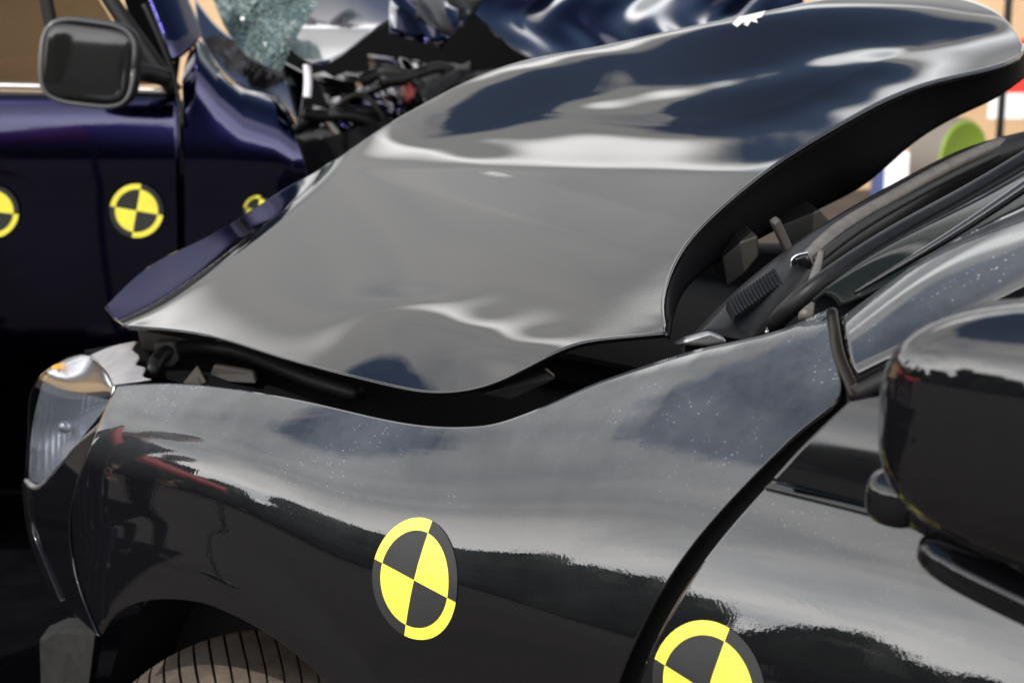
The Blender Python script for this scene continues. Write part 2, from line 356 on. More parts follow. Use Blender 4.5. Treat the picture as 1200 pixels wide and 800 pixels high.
# black inner channels behind the shut lines
def ribbon(name, px, w0, off, material, parent=car, n=60):
    c = nspline(px, n); t = np.gradient(c, axis=0); t /= np.linalg.norm(t, axis=1)[:, None]; nn = np.stack([-t[:, 1], t[:, 0]], 1)
    G = np.stack([c + nn * w0 * k for k in (-1, -.5, 0, .5, 1)]); P = hit(G[..., 0], G[..., 1], off)
    return sheet(name, P, material, parent, thick=.003)
ribbon('door_seal', [(695, 960), (714, 880), (737, 800), (781, 704), (838, 622), (905, 549), (960, 500), (1010, 456)], 34, .03, RUB)

# windscreen pillar
prow = [[(986, 372, .195), (1060, 318, .22), (1130, 276, .245), (1215, 236, .265), (1300, 190, .29)],
        [(988, 384, .15), (1064, 336, .175), (1135, 297, .20), (1217, 258, .225), (1302, 214, .25)],
        [(993, 410, .118), (1070, 370, .14), (1140, 333, .16), (1220, 288, .185), (1305, 243, .21)],
        [(1000, 437, .104), (1076, 395, .124), (1145, 357, .146), (1224, 318, .17), (1308, 278, .195)],
        [(1005, 452, .105), (1080, 412, .124), (1148, 374, .146), (1226, 336, .17), (1310, 298, .195)]]
P = np.array([[at_y(np.array(a), np.array(b), c) for a, b, c in row] for row in prow])
P = np.concatenate([P, P[:, -1:] + (P[:, -1:] - P[:, -2:-1]) * 1.6, P[:, -1:] + (P[:, -1:] - P[:, -2:-1]) * 3.4], 1)
P = np.stack([nspline(r_, 100) for r_ in P]); P = np.stack([nspline(P[:, i], 30) for i in range(100)], 1)
sheet('windscreen_pillar', P, PAINT_D, car, thick=.006, off=1)
V, F = tube([hit(np.array([x]), np.array([y]), .004)[0] for x, y in ((975, 366), (979, 395), (986, 425), (997, 450), (1003, 466))], .0062, 10, 24)
make('pillar_seal', V, F, mat('brown_black_seal', (.012, .009, .007), .4, spec=.25), car)
V, F = tube([at_y(np.array(x), np.array(y), Y) for x, y, Y in ((1003, 462, .105), (1050, 438, .115), (1090, 414, .128), (1150, 380, .15), (1230, 340, .178))], .009, 8, 30)
make('window_seal', V, F, RUB, car)
# side window above the belt, behind the mirror
P = coons([(1100, 612), (1330, 700)], [(1060, 452), (1320, 330)], [(1100, 612), (1060, 452)], [(1330, 700), (1320, 330)], 20, 20)
sheet('door_window', hit(P[..., 0], P[..., 1], .03), WGLASS, car)

# ---- bonnet
A_ = [(150, 383, 2.33), (245, 394, 2.18), (332, 420, 2.04), (420, 443, 1.90), (495, 459, 1.815), (537, 459, 1.785), (590, 445, 1.755), (670, 406, 1.71), (720, 397, 1.67), (782, 391, 1.62)]
RE_ = [(779, 340, 1.72), (800, 293, 1.83), (850, 240, 1.97), (905, 196, 2.13), (1000, 138, 2.38), (1100, 96, 2.55), (1198, 62, 2.66)]     # rear edge
NO_ = [(122, 361, 2.345), (175, 312, 2.56), (245, 276, 2.76), (336, 220, 2.90), (388, 190, 2.90)]                                             # nose
def polyy(x, pts):                              # smooth curve y(x) through pts
    p = np.asarray(pts, float); return sum(np.interp(x + d, p[:, 0], p[:, 1]) for d in (-40, -25, -10, 10, 25, 40)) / 6
def bumps(x, y):                                # sharp lines of the buckled sheet, as extra distance along the view
    x = np.asarray(x, float); y = np.asarray(y, float)
    win = lambda q, a, b, w: 1 / (1 + np.exp(-(q - a) / w)) / (1 + np.exp((q - b) / w))
    spl = lambda q, w: w * np.log1p(np.exp(np.clip(q / w, -40, 40)))
    fl = polyy(x, [(100, 395), (150, 378), (210, 340), (266, 298), (297, 276), (341, 241), (392, 196), (450, 150)])
    f = .0075 * spl((fl - y) * .8, 2.5) / (1 + np.exp((x - 385) / 12))                 # the nose rolls over
    k1 = polyy(x, [(400, 197), (540, 198), (650, 196), (750, 197), (850, 201), (910, 196), (1000, 150), (1100, 105), (1200, 70)])
    k2 = polyy(x, [(500, 192), (560, 180), (620, 160), (750, 154), (850, 150), (950, 127), (1100, 82), (1200, 45)])
    f = f - .0008 * spl(k1 - y, 1.6) * win(x, 470, 1120, 25)
    for (xa, ya, ra, rb, aa) in ((468, 398, 52, 24, .012), (585, 415, 40, 16, -.006), (655, 118, 26, 12, .010), (742, 88, 22, 12, -.008), (842, 84, 30, 12, .009), (905, 108, 24, 9, -.006), (980, 48, 30, 14, .010), (1065, 44, 22, 12, -.007), (545, 135, 26, 12, .006), (612, 92, 20, 10, -.004), (330, 318, 40, 22, .003), (1120, 52, 20, 9, .005)):
        f = f + .3 * aa * np.exp(-((x - xa) / ra) ** 2 - ((y - ya) / rb) ** 2)             # dents             # the flat fold across the middle
    return f + .00045 * spl((195 + (x - 390) * .27) - y, 1.2) * win(x, 400, 760, 30)            # faint crease
# rise of the sheet (degrees, away from the photographer) at (column: height in photo, rise)
RISE = {130: [(385, 9), (340, 9)], 200: [(388, 9.5), (350, 9), (300, 9)], 300: [(409, 10), (350, 9.5), (280, 9.5), (240, 9.5)], 400: [(438, 14), (400, 11), (350, 9.5), (300, 9.5), (200, 9.5), (180, 11)],
  450: [(450, 26), (400, 24), (362, 18), (345, 8), (328, 10), (250, 9.5), (195, 9), (185, 14), (150, 14)],
  500: [(459, 30), (420, 32), (380, 28), (358, 14), (343, 7), (322, 10), (250, 9.5), (200, 9), (187, 12), (175, 14), (158, 30), (135, 34), (119, 18)],
  560: [(452, 32), (420, 30), (392, 22), (373, 7), (353, 10), (280, 9.5), (200, 8.5), (188, 13), (178, 20), (163, 12), (150, 26), (138, 36), (110, 36), (90, 16)],
  620: [(432, 28), (410, 22), (393, 7), (375, 11), (280, 9.5), (202, 8.5), (190, 13), (165, 13), (155, 20), (146, 12), (137, 28), (125, 38), (90, 36), (72, 12)],
  700: [(399, 10), (300, 9.5), (205, 8.5), (193, 13), (160, 13), (150, 18), (136, 26), (122, 12), (110, 36), (85, 38), (66, 34), (56, 12)],
  790: [(345, 10), (300, 9.5), (205, 8.5), (192, 13), (165, 13), (153, 22), (142, 36), (122, 34), (110, 12), (96, 32), (70, 36), (45, 32), (36, 14)],
  850: [(240, 9), (205, 8.5), (190, 13), (160, 13), (147, 20), (134, 32), (115, 30), (98, 12), (84, 34), (55, 36), (32, 28), (24, 12)],
  900: [(197, 11), (185, 13), (150, 13), (138, 20), (125, 34), (105, 32), (86, 12), (72, 32), (45, 36), (22, 32), (14, 12)],
  960: [(163, 12), (150, 13), (128, 13), (117, 20), (104, 34), (90, 30), (73, 12), (60, 28), (40, 36), (14, 30), (4, 12)],
  1020: [(130, 12), (105, 13), (95, 18), (84, 30), (72, 18), (62, 12), (50, 28), (30, 36), (11, 26), (0, 12)],
  1080: [(104, 12), (85, 13), (72, 15), (60, 13), (48, 24), (30, 34), (13, 24), (2, 12)], 1140: [(83, 12), (60, 13), (45, 16), (30, 30), (16, 16), (8, 12)], 1200: [(67, 12), (50, 13), (35, 14), (20, 12)]}
GX, GY = np.arange(85, 1236, 17.), np.arange(-40, 481, 8.)
nx_, ny_ = len(GX), len(GY)
cols = sorted(RISE); prof_ = np.array([np.interp(GY, [q[0] for q in RISE[c]][::-1], [q[1] for q in RISE[c]][::-1]) for c in cols])
def rise_at(x):
    k = int(np.clip(np.searchsorted(cols, x) - 1, 0, len(cols) - 2)); f = float(np.clip((x - cols[k]) / (cols[k + 1] - cols[k]), 0, 1))
    return prof_[k] * (1 - f) + prof_[k + 1] * f
phi = np.array([rise_at(x) for x in GX])
dlt = PI_ + np.arctan((GY - 400) / FPX)
s0 = np.clip(1.62 + (np.maximum(0, polyy(GX, [(85, 400), (500, 462), (700, 400), (782, 380), (850, 240), (1000, 138), (1200, 62)])[:, None] - GY[None])) * .0036 + np.interp(GX, [85, 150, 495, 782, 900, 1000, 1200], [.75, .7, .2, .02, .5, .75, 1.0])[:, None], 1.6, 3.05)
gt = -s0 / FPX / (np.tan(np.radians(phi)) + np.tan(dlt)[None]) * 8.
def hat(x, y):
    i = np.clip((x - GX[0]) / 17., 0, nx_ - 1.001); j = np.clip((y - GY[0]) / 8., 0, ny_ - 1.001); a, c = int(i), int(j); u, v = i - a, j - c
    return [(a * ny_ + c, (1 - u) * (1 - v)), ((a + 1) * ny_ + c, u * (1 - v)), (a * ny_ + c + 1, (1 - u) * v), ((a + 1) * ny_ + c + 1, u * v)]
NN = nx_ * ny_; ATA = np.zeros((NN, NN)); ATb = np.zeros(NN)
def eq(idx, cf, rhs, w):                        # many equations at once: idx [m, k], cf [k]
    idx = np.asarray(idx); cf = np.asarray(cf, float)
    for a in range(len(cf)):
        np.add.at(ATb, idx[:, a], w * cf[a] * rhs)
        for c in range(len(cf)): np.add.at(ATA, (idx[:, a], idx[:, c]), w * cf[a] * cf[c])
I_ = np.arange(NN).reshape(nx_, ny_)
ycut = polyy(GX, [(85, 400), (150, 395), (245, 404), (332, 430), (420, 453), (515, 470), (590, 455), (670, 416), (720, 408), (775, 400), (800, 330), (850, 260), (905, 215), (1000, 155), (1100, 110), (1220, 75)])
ytop = polyy(GX, [(85, 350), (122, 350), (175, 300), (245, 262), (336, 206), (388, 176), (502, 105), (560, 76), (695, 44), (800, 22), (900, 4), (1000, -16), (1090, -18), (1172, 5), (1220, 30)])
ok_ = (GY[None, :-1] < ycut[:, None]) & (GY[None, :-1] > ytop[:, None] - 8)
eq(np.stack([I_[:, 1:].ravel(), I_[:, :-1].ravel()], 1), [1, -1], .5 * (gt[:, 1:] + gt[:, :-1]).ravel(), 1.0 * ok_.ravel().astype(float))
eq(np.stack([I_[2:].ravel(), I_[1:-1].ravel(), I_[:-2].ravel()], 1), [1, -2, 1], 0., .25)
eq(np.stack([I_[:, 2:].ravel(), I_[:, 1:-1].ravel(), I_[:, :-2].ravel()], 1), [1, -2, 1], 0., .04)
eq(np.stack([I_[3:].ravel(), I_[2:-1].ravel(), I_[1:-2].ravel(), I_[:-3].ravel()], 1), [1, -3, 3, -1], 0., .5)
for (x, y, v), w in [(q, .25) for q in A_] + [(q, .03) for q in RE_] + [(q, .02) for q in NO_[1:]] + [(NO_[0], .3)]:
    h_ = hat(x, y); v = v - float(bumps(x, y))
    for i, ci in h_:
        ATb[i] += w * ci * v
        for j, cj in h_: ATA[i, j] += w * ci * cj
SG_ = np.linalg.solve(ATA + np.eye(NN) * 1e-9, ATb).reshape(nx_, ny_)
def bmat(n):
    m = np.eye(n) * 4 / 6 + np.eye(n, k=1) / 6 + np.eye(n, k=-1) / 6; m[0, 0] = m[-1, -1] = 5 / 6; return m
CF = np.linalg.solve(bmat(nx_), SG_); CF = np.linalg.solve(bmat(ny_), CF.T).T
def HD(x, y):                                   # distance of the sheet along the view: C2 spline over the solved net plus the sharp lines
    x = np.asarray(x, float); y = np.asarray(y, float); i = np.clip((x - GX[0]) / 17., 0, nx_ - 1.001); j = np.clip((y - GY[0]) / 8., 0, ny_ - 1.001)
    a, c = i.astype(int), j.astype(int); u, v = i - a, j - c
    bw = lambda t: ((1 - t) ** 3 / 6, (3 * t ** 3 - 6 * t ** 2 + 4) / 6, (-3 * t ** 3 + 3 * t ** 2 + 3 * t + 1) / 6, t ** 3 / 6)
    r_ = 0.
    for p_, wu in zip((-1, 0, 1, 2), bw(u)):
        for q_, wv2 in zip((-1, 0, 1, 2), bw(v)):
            r_ = r_ + wu * wv2 * CF[np.clip(a + p_, 0, nx_ - 1), np.clip(c + q_, 0, ny_ - 1)]
    return r_ + bumps(x, y)
hb = [a[:2] for a in A_[:10]]
htop = [(122, 361), (175, 312), (245, 276), (336, 220), (388, 190), (440, 155), (502, 119), (560, 90), (620, 70), (695, 56), (800, 33), (900, 13), (1000, -7), (1090, -8), (1172, 17), (1198, 52)]
hl = [(150, 383), (133, 373), (122, 361)]
hr = [(782, 391), (777, 365), (780, 338), (800, 293), (850, 240), (905, 196), (1000, 138), (1100, 96), (1198, 62), (1198, 52)]
hr = hr[:-1] + [(1199, 53)]
htop[-1] = (1199, 53)
g = coons(hb, htop, hl, hr, 240, 200)
P = at(g[..., 0], g[..., 1], HD(g[..., 0], g[..., 1]))
# beyond the skyline the sheet rolls over and falls to the far wing
T = P[-1]; rows = [P]
back = np.array([(.03, -.004), (.07, -.02), (.10, -.04), (.13, -.07), (.15, -.10)])
sm = np.clip((np.linspace(0, 1, 240) - .02) / .25, 0, 1)[:, None]
for a, dz in back:
    rows.append((T + D0 * a * (.25 + .75 * sm) * 1.0 + ZU * dz * (.35 + .65 * sm))[None])
P = np.concatenate(rows, 0)
hood = sheet('bonnet', P, PAINT, car, thick=.0045, off=-1, label='buckled black bonnet folded up in the middle')
hood.data.materials.append(DARK)
hood.modifiers['thickness'].material_offset = 0

lo = [(786, 393), (790, 372), (800, 345), (826, 318), (868, 292), (925, 262), (985, 233), (1021, 211), (1067, 171), (1126, 135), (1168, 115), (1203, 90)]
e_ = nspline(hr, 60); Pe = at(e_[:, 0], e_[:, 1], HD(e_[:, 0], e_[:, 1]) + .004) - ZU * .006
l_ = nspline(lo, 60); ds_ = np.interp(np.linspace(0, 1, 60), [0, .15, .5, 1], [.02, .12, .30, .10]); Pl = at(l_[:, 0], l_[:, 1], HD(e_[:, 0], e_[:, 1]) + ds_)
k_ = np.linspace(0, 1, 14)[:, None, None]
sheet('bonnet_liner', Pe[None] * (1 - k_) + Pl[None] * k_ + ZU * .02 * np.sin(k_ * math.pi), DARK, hood, thick=.003)
V, F = tube(np.concatenate([P[0, ::2], at(e_[1:, 0], e_[1:, 1], HD(e_[1:, 0], e_[1:, 1]))]), .0026, 8); make('bonnet_hem', V, F, PAINT, hood)

cp = [(858, 28), (866, 20), (880, 17), (897, 13), (893, 20), (886, 22), (888, 27), (880, 25), (876, 31), (868, 28), (864, 32)]
cp = np.array(cp, float); cq = at(cp[:, 0], cp[:, 1], HD(cp[:, 0], cp[:, 1]) - .004); V = np.concatenate([cq, cq.mean(0)[None]]); n_ = len(cq)
make('paint_chip', V, [(i, (i + 1) % n_, n_) for i in range(n_)], mat('bare_primer', (.62, .60, .55), .7), hood)

# ---- engine bay, far wing, cowl
def poly_prism(name, pix, s, depth, material, parent=car, **k):
    P = [at(np.array(x), np.array(y), s) for x, y in pix]
    V, F = prism(P, np.asarray(depth, float)); return make(name, V, F, material, parent, smooth=False, **k)
V, F = box((-.35, .82, .42), 1.1, 1.2, .5); make('bay_light_block', V, F, DARK, car, smooth=False)  # dark box added to block light under the bay
def skin_off(pix, depth):                       # points just inside the flank
    p = np.array(pix, float); return hit(p[:, 0], p[:, 1], depth)
# far wing: the other flank's shut edge, its shade put in as matt dark instead of gloss paint
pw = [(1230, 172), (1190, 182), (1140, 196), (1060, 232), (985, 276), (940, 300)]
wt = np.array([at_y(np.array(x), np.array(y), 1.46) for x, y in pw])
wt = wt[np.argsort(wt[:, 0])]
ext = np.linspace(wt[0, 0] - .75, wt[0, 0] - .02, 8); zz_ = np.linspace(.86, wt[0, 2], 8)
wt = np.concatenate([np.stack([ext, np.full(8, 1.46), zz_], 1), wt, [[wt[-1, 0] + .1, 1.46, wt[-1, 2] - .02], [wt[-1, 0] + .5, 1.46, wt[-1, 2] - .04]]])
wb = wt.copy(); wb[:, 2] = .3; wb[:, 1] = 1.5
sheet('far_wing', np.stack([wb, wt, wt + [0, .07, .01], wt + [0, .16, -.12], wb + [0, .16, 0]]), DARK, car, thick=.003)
# inner wing under the near shut line
c = hit(np.array([p[0] for p in ftop], float), np.array([p[1] for p in ftop], float), .012)
c = c - [0, 0, .012]
rows = [c, c + [0, .035, -.004], c + [0, .05, -.05], c + [0, .06, -.30]]
sheet('inner_wing', np.stack(rows), DARK, car, thick=.002)
V, F = box((-.99, .82, .62), .05, 1.1, .46); make('radiator_panel', V, F, DARK, car, smooth=False, bevel=.01)
V, F = box((.22, .80, .70), .04, 1.3, .62); make('bulkhead', V, F, DARK, car, smooth=False, bevel=.01)
V, F = box((-.39, .83, .85), 1.2, 1.26, .01); make('bay_dark_sheet', V, F, DARK, car, smooth=False)  # dark sheet added across the bay to read as deep shade
V, F = box((-.35, .85, .74), .62, .55, .3); make('engine_block', V, F, DARK, car, smooth=False, bevel=.03)
TRIM_ = mat('grey_brown_metal', (.02, .017, .015), .5)
def slab(name, pix, s, d, material, parent=car, bevel=.003, **k):
    s = np.broadcast_to(np.asarray(s, float), (len(pix),))
    P = [at(np.array(float(x)), np.array(float(y)), q) for (x, y), q in zip(pix, s)]
    V, F = prism(P, np.asarray(d, float)); return make(name, V, F, material, parent, smooth=False, bevel=bevel, **k)
slab('battery_box', [(846, 302), (868, 283), (888, 276), (890, 300), (872, 322), (852, 338)], 2.05, D0 * .14, DUSTY)
slab('strut_brace', [(905, 262), (914, 256), (934, 300), (926, 306)], 1.95, D0 * .03, TRIM_)
slab('relay_box', [(905, 268), (960, 246), (975, 262), (930, 292)], 2.25, D0 * .1, DUSTY)
slab('headlamp_bracket', [(214, 449), (231, 428), (242, 448), (232, 452)], [2.22, 2.24, 2.2, 2.19], D0 * .006, mat('tan_primer', (.03, .025, .02), .6))
slab('slam_panel', [(160, 386), (215, 396), (300, 420), (310, 436), (240, 424), (166, 410)], 2.40, D0 * .08, DUSTY)
DB = mat('dusty_bracket', (.018, .016, .014), .7, noise=(30, .5))
slab('headlamp_bracket', [(180, 402), (204, 400), (210, 422), (196, 436), (182, 428)], 2.31, D0 * .03, DB)
slab('headlamp_bracket', [(250, 428), (296, 436), (300, 450), (268, 448), (246, 440)], [2.24, 2.17, 2.15, 2.2, 2.25], D0 * .02, DB)
slab('wing_bracket', [(560, 462), (640, 434), (652, 444), (600, 470)], [1.79, 1.75, 1.74, 1.77], D0 * .02, PLA)
V, F = tube([at(np.array(x), np.array(y), s) for x, y, s in ((176, 438, 2.25), (200, 410, 2.32), (260, 408, 2.36), (330, 432, 2.25), (420, 462, 2.1))], .012, 8, 30)
make('hose', V, F, RUB, car)
# cowl along the foot of the windscreen
cf = [(800, 404, 1.66), (850, 352, 1.78), (905, 305, 1.92), (985, 250, 2.14), (1060, 208, 2.36), (1140, 172, 2.60), (1230, 150, 2.74)]
cbk = [(872, 398, 1.68), (915, 356, 1.77), (955, 312, 1.90), (1010, 272, 2.07), (1080, 228, 2.30), (1150, 186, 2.55), (1235, 162, 2.72)]
Pf = nspline([at(np.array(float(x)), np.array(float(y)), s) for x, y, s in cf], 60); Pb = nspline([at(np.array(float(x)), np.array(float(y)), s) for x, y, s in cbk], 60)
cowl = sheet('cowl_panel', np.stack([Pf + [0, 0, -.10], Pf + [0, 0, -.012], Pf, Pf * .7 + Pb * .3 + [0, 0, .010], Pf * .3 + Pb * .7 + [0, 0, .006], Pb, Pb + [0, 0, -.03]]), PLA, car, thick=.003)
for k in range(15):                             # louvres of the air intake
    f = k / 14; x0, y0 = 852 + 52 * f, 362 - 38 * f
    a = at(np.array(x0), np.array(y0), 1.70 + .15 * f); b = at(np.array(x0 + 9), np.array(y0 + 17), 1.675 + .15 * f)
    w = (b - a); l_ = np.linalg.norm(w); w /= l_; nz = np.array([0, 0, 1.]); nz = nz - w * (nz @ w); nz /= np.linalg.norm(nz)
    V, F = box((a + b) / 2 + nz * .006, l_, .0035, .012, (w, np.cross(nz, w), nz))
    make('louvre', V, F, PLA, cowl, smooth=False)
# wiper, its pivot and the trims
def strip(name, pts, r, material, parent=car, n=30, seg=8, **k):
    V, F = tube([at(np.array(float(x)), np.array(float(y)), s) for x, y, s in pts], r, seg, n); return make(name, V, F, material, parent, **k)
TRIM = mat('grey_brown_plastic', (.10, .09, .08), .5, noise=(40, .3))  # even grey-brown, paler than the other plastics
wip = strip('wiper', [(940, 312, 1.90), (975, 276, 2.02), (1040, 235, 2.22), (1110, 196, 2.45), (1176, 166, 2.66)], .011, TRIM)
strip('wiper_blade', [(955, 306, 1.91), (1000, 272, 2.05), (1060, 236, 2.24), (1130, 199, 2.48), (1190, 172, 2.68)], .007, RUB, wip)
strip('windscreen_seal', [(908, 380, 1.60), (930, 356, 1.56), (1010, 298, 1.59), (1130, 229, 1.72), (1250, 156, 1.85)], .010, PLA)
strip('glass_edge_glint', [(1000, 344, 1.48), (1060, 309, 1.46), (1130, 266, 1.44), (1215, 209, 1.42)], [.0015, .004, .005, .006], PAINT)  # gloss strip added for the bright reflection along the glass edge
strip('cowl_edge', [(898, 390, 1.71), (906, 372, 1.74), (912, 358, 1.78)], .0025, GREYM)
strip('wiper_arm', [(944, 372, 1.72), (950, 340, 1.78), (958, 312, 1.86), (962, 296, 1.92)], [.009, .006, .004], TRIM)
slab('pivot_clip', [(930, 302), (946, 296), (953, 310), (948, 322), (934, 320)], 1.885, D0 * .02, GLOSSP, bevel=.004)
strip('pivot_clip_edge', [(929, 319, 1.883), (929, 303, 1.883), (947, 296, 1.883)], .0018, CHROME)
slab('bonnet_hinge', [(790, 404), (806, 396), (832, 388), (848, 394), (853, 402), (830, 406)], 1.655, D0 * .035 - ZU * .006, GREYM, bevel=.004)
wsT = nspline([at(np.array(float(x)), np.array(float(y)), q) for x, y, q in ((950, 352, 1.50), (1010, 303, 1.57), (1130, 233, 1.70), (1250, 160, 1.84))], 40)
wsB = nspline([at_y(np.array(float(x)), np.array(float(y)), q) for x, y, q in ((984, 360, .215), (1060, 322, .245), (1130, 280, .265), (1260, 216, .295))], 40)
ext = lambda q: np.concatenate([q, q[-1] + (q[-1] - q[-2]) * np.linspace(1, 60, 16)[:, None]])
wsT, wsB = ext(wsT), ext(wsB)
k_ = np.linspace(0, 1, 16)[:, None, None]
sheet('windscreen', wsT[None] * (1 - k_) + wsB[None] * k_ + ZU * .012 * np.sin(k_ * math.pi), SCREEN, car, thick=.004)
V, F = box((.85, .85, .98), .9, 1.1, .16); make('dashboard', V, F, DARK, car, smooth=False, bevel=.04)
V, F = box((1.05, .82, .55), 1.5, 1.35, .7); make('floorpan', V, F, DARK, car, smooth=False)

# ---- folded door mirror
def superq(c, a, e1, e2, n=48, m=28, ax=None, clip=None):
    ax = np.eye(3) if ax is None else np.asarray(ax); sg = lambda q, e: np.sign(q) * np.abs(q) ** e
    V = []
    for j in range(m):
        v = -math.pi / 2 + math.pi * j / (m - 1)
        for i in range(n):
            w = 2 * math.pi * i / n
            l = np.array([a[0] * sg(math.cos(v), e1) * sg(math.cos(w), e2), a[1] * sg(math.cos(v), e1) * sg(math.sin(w), e2), a[2] * sg(math.sin(v), e1)])
            if clip: l = clip(l)
            V.append(np.asarray(c) + ax.T @ l)
    return V, gridf(m, n, closed=True)
def mclip(l):
    t = (l[0] + .18) / .36
    l = l.copy(); l[2] *= .80 + .24 * min(max(t, 0), 1) ; l[2] += .012 * t
    l[1] *= (.75 + .25 * t)
    return l
mir = make('door_mirror', *superq((.822, -.115, 1.118), (.186, .078, .106), .62, .62, clip=mclip), PAINT, car)
V, F = superq((.66, -.02, 1.03), (.05, .055, .032), .7, .7); make('mirror_foot', V, F, GLOSSP, mir)
V, F = superq(at(np.array(1056.), np.array(580.), 1.15), (.024, .03, .024), .75, .75); make('mirror_pivot', V, F, GLOSSP, mir)
V, F = superq((.725, -.055, .985), (.085, .045, .017), .6, .6, ax=[(.98, 0, -.2), (0, 1, 0), (.2, 0, .98)]); make('mirror_arm', V, F, GLOSSP, mir)
V, F = superq((.80, -.055, 1.112), (.168, .03, .088), .5, .5); make('mirror_rim', V, F, PLA, mir)

# ---- lamp and nose
LA = RBF([(133, 453, 2.19), (130, 474, 2.19), (49, 438, 2.47), (104, 416, 2.40), (162, 400, 2.32), (179, 447, 2.17), (31, 562, 2.53), (42, 568, 2.47), (90, 520, 2.30), (36, 480, 2.51), (75, 480, 2.36), (100, 460, 2.28), (60, 700, 2.46), (118, 745, 2.16), (40, 630, 2.52), (84, 610, 2.26), (96, 545, 2.245)])
def nose(name, b, t, l, r, n, m, material, parent=car, off=0., **k):
    g = coons(b, t, l, r, n, m); P = at(g[..., 0], g[..., 1], LA(g[..., 0], g[..., 1]) + off); return sheet(name, P, material, parent, **k)
lamp = nose('headlight', [(31, 562), (42, 570), (95, 518), (131, 473)], [(49, 440), (72, 424), (104, 416), (122, 432), (133, 452)], [(31, 562), (34, 500), (37, 462), (49, 440)], [(131, 473), (133, 452)], 40, 40, LENS, thick=.003)
FL = mat('fluted_reflector', (.66, .68, .72), .26, .72)
g = coons([(34, 560), (44, 566), (95, 514), (129, 476)], [(50, 448), (80, 456), (104, 463), (128, 468)], [(34, 560), (38, 500), (50, 448)], [(129, 476), (128, 468)], 40, 30)
g = coons([(34, 560), (44, 566), (95, 514), (129, 476)], [(50, 448), (80, 456), (104, 463), (128, 468)], [(34, 560), (38, 500), (50, 448)], [(129, 476), (128, 468)], 150, 60)
bowl = .07 * np.sin(np.linspace(0, math.pi, 150))[None, :] * np.sin(np.linspace(0, math.pi, 60))[:, None] + .0035 * np.abs(np.sin(np.linspace(0, math.pi * 13, 150)))[None, :] + .004 * np.abs(np.sin(np.linspace(0, math.pi * 3, 60)))[:, None]
sheet('reflector', at(g[..., 0], g[..., 1], LA(g[..., 0], g[..., 1]) + .018 + bowl), FL, lamp)
nose('lamp_bezel', [(50, 447), (80, 456), (104, 463), (129, 468)], [(52, 440), (74, 427), (104, 420), (131, 452)], [(50, 447), (52, 440)], [(129, 468), (131, 452)], 30, 12, mat('bright_trim', (.55, .55, .56), .12, 1.0), lamp, off=.014)
P = [at(np.array(x), np.array(y), float(LA(x, y)) + .03) for x, y in ((66., 505.), (92., 492.))]
for (x, y, rr) in ((76, 500, .011),):
    V, F = superq(at(np.array(float(x)), np.array(float(y)), float(LA(x, y)) + .03), (rr, rr, rr), 1, 1, 20, 12); make('bulb', V, F, GREYM, lamp)
V, F = superq(at(np.array(74.), np.array(429.), float(LA(74, 429)) + .010), (.014, .02, .005), 1, 1, 20, 12); make('indicator_bulb', V, F, mat('amber', (.7, .28, .02), .3), lamp)
strip('lamp_surround', [(31, 563, 2.525), (44, 571, 2.45), (95, 519, 2.285), (132, 473, 2.185), (135, 452, 2.185)], .0045, GREYM, lamp)
nose('bumper', [(75, 706), (96, 725), (118, 745)], [(31, 562), (42, 570), (95, 518), (131, 473)], [(75, 706), (58, 670), (42, 630), (34, 600), (31, 562)], [(118, 745), (96, 690), (84, 612), (100, 545), (131, 473)], 40, 60, PAINT, off=.002, thick=.004)
nose('bumper_trim', [(60, 690), (76, 704)], [(29, 566), (36, 566)], [(60, 690), (44, 650), (33, 605), (29, 566)], [(76, 704), (58, 662), (42, 620), (36, 566)], 8, 40, GLOSSP, off=-.006, thick=.006)
edge = [(104, 419), (130, 408), (162, 401)]
nose('lamp_top_panel', [(134, 452), (150, 450), (178, 446)], edge, [(134, 452), (124, 434), (104, 419)], [(178, 446), (168, 441), (171, 433), (160, 429), (164, 420), (157, 412), (162, 401)], 20, 40, mat('pale_grey_plastic', (.22, .215, .22), .4, noise=(30, .2)), thick=.003)
slab('bumper_bracket', [(45, 748), (70, 738), (112, 738), (104, 800), (90, 860), (48, 850)], [2.42, 2.40, 2.30, 2.28, 2.28, 2.40], D0 * .06, mat('grey_plastic', (.018, .018, .018), .6, spec=.1, noise=(40, .3)), bevel=.008)

# ---- wheel, turned towards the camera
ang = math.radians(36); wc = np.array([-.50, .19, .125]); wl = np.array([math.sin(ang), -math.cos(ang), 0]); wf = np.array([-math.cos(ang), -math.sin(ang), 0])   # outward, forward
prof = [(q_[0], q_[1] * 1.1) for q_ in [(-.105, .20), (-.112, .25), (-.108, .29), (-.095, .318), (-.08, .326), (-.04, .330), (.0, .331), (.04, .330), (.08, .326), (.095, .318), (.108, .29), (.112, .25), (.105, .20)]]
V = []
pr = nspline(prof, 44); pitch = 88; sub_ = np.array([0, .05, .13, .18, .40, .60, .80]); seg = pitch * len(sub_)    # each tread pitch: a sipe, then a block
for (o_, r_) in pr:
    for k in range(seg):
        j = k % len(sub_); a = 2 * math.pi * (k // len(sub_) + sub_[j]) / pitch + o_ * 1.1
        rr = r_ - (.008 if (r_ > .338 and j in (1, 2)) else 0)
        V.append(wc + wl * o_ + (wf * math.cos(a) + ZU * math.sin(a)) * rr)
whl = make('front_wheel', V, gridf(len(pr), seg, closed=True), TYRE, car, smooth=False)
V, F = tube([wc - wl * .09, wc + wl * .085, wc + wl * .09, wc + wl * .092], [.20, .215, .215, .06], 40); make('rim', V, F, GREYM, whl, smooth=False)
th_ = np.linspace(-.25, math.pi + .25, 40)
G = np.stack([np.stack([WX + .47 * np.cos(th_), np.full(40, yy), WZ - .02 + .47 * np.sin(th_)], 1) for yy in (.10, .2, .35, .45)])
sheet('wheel_arch_liner', G, DARK, car)

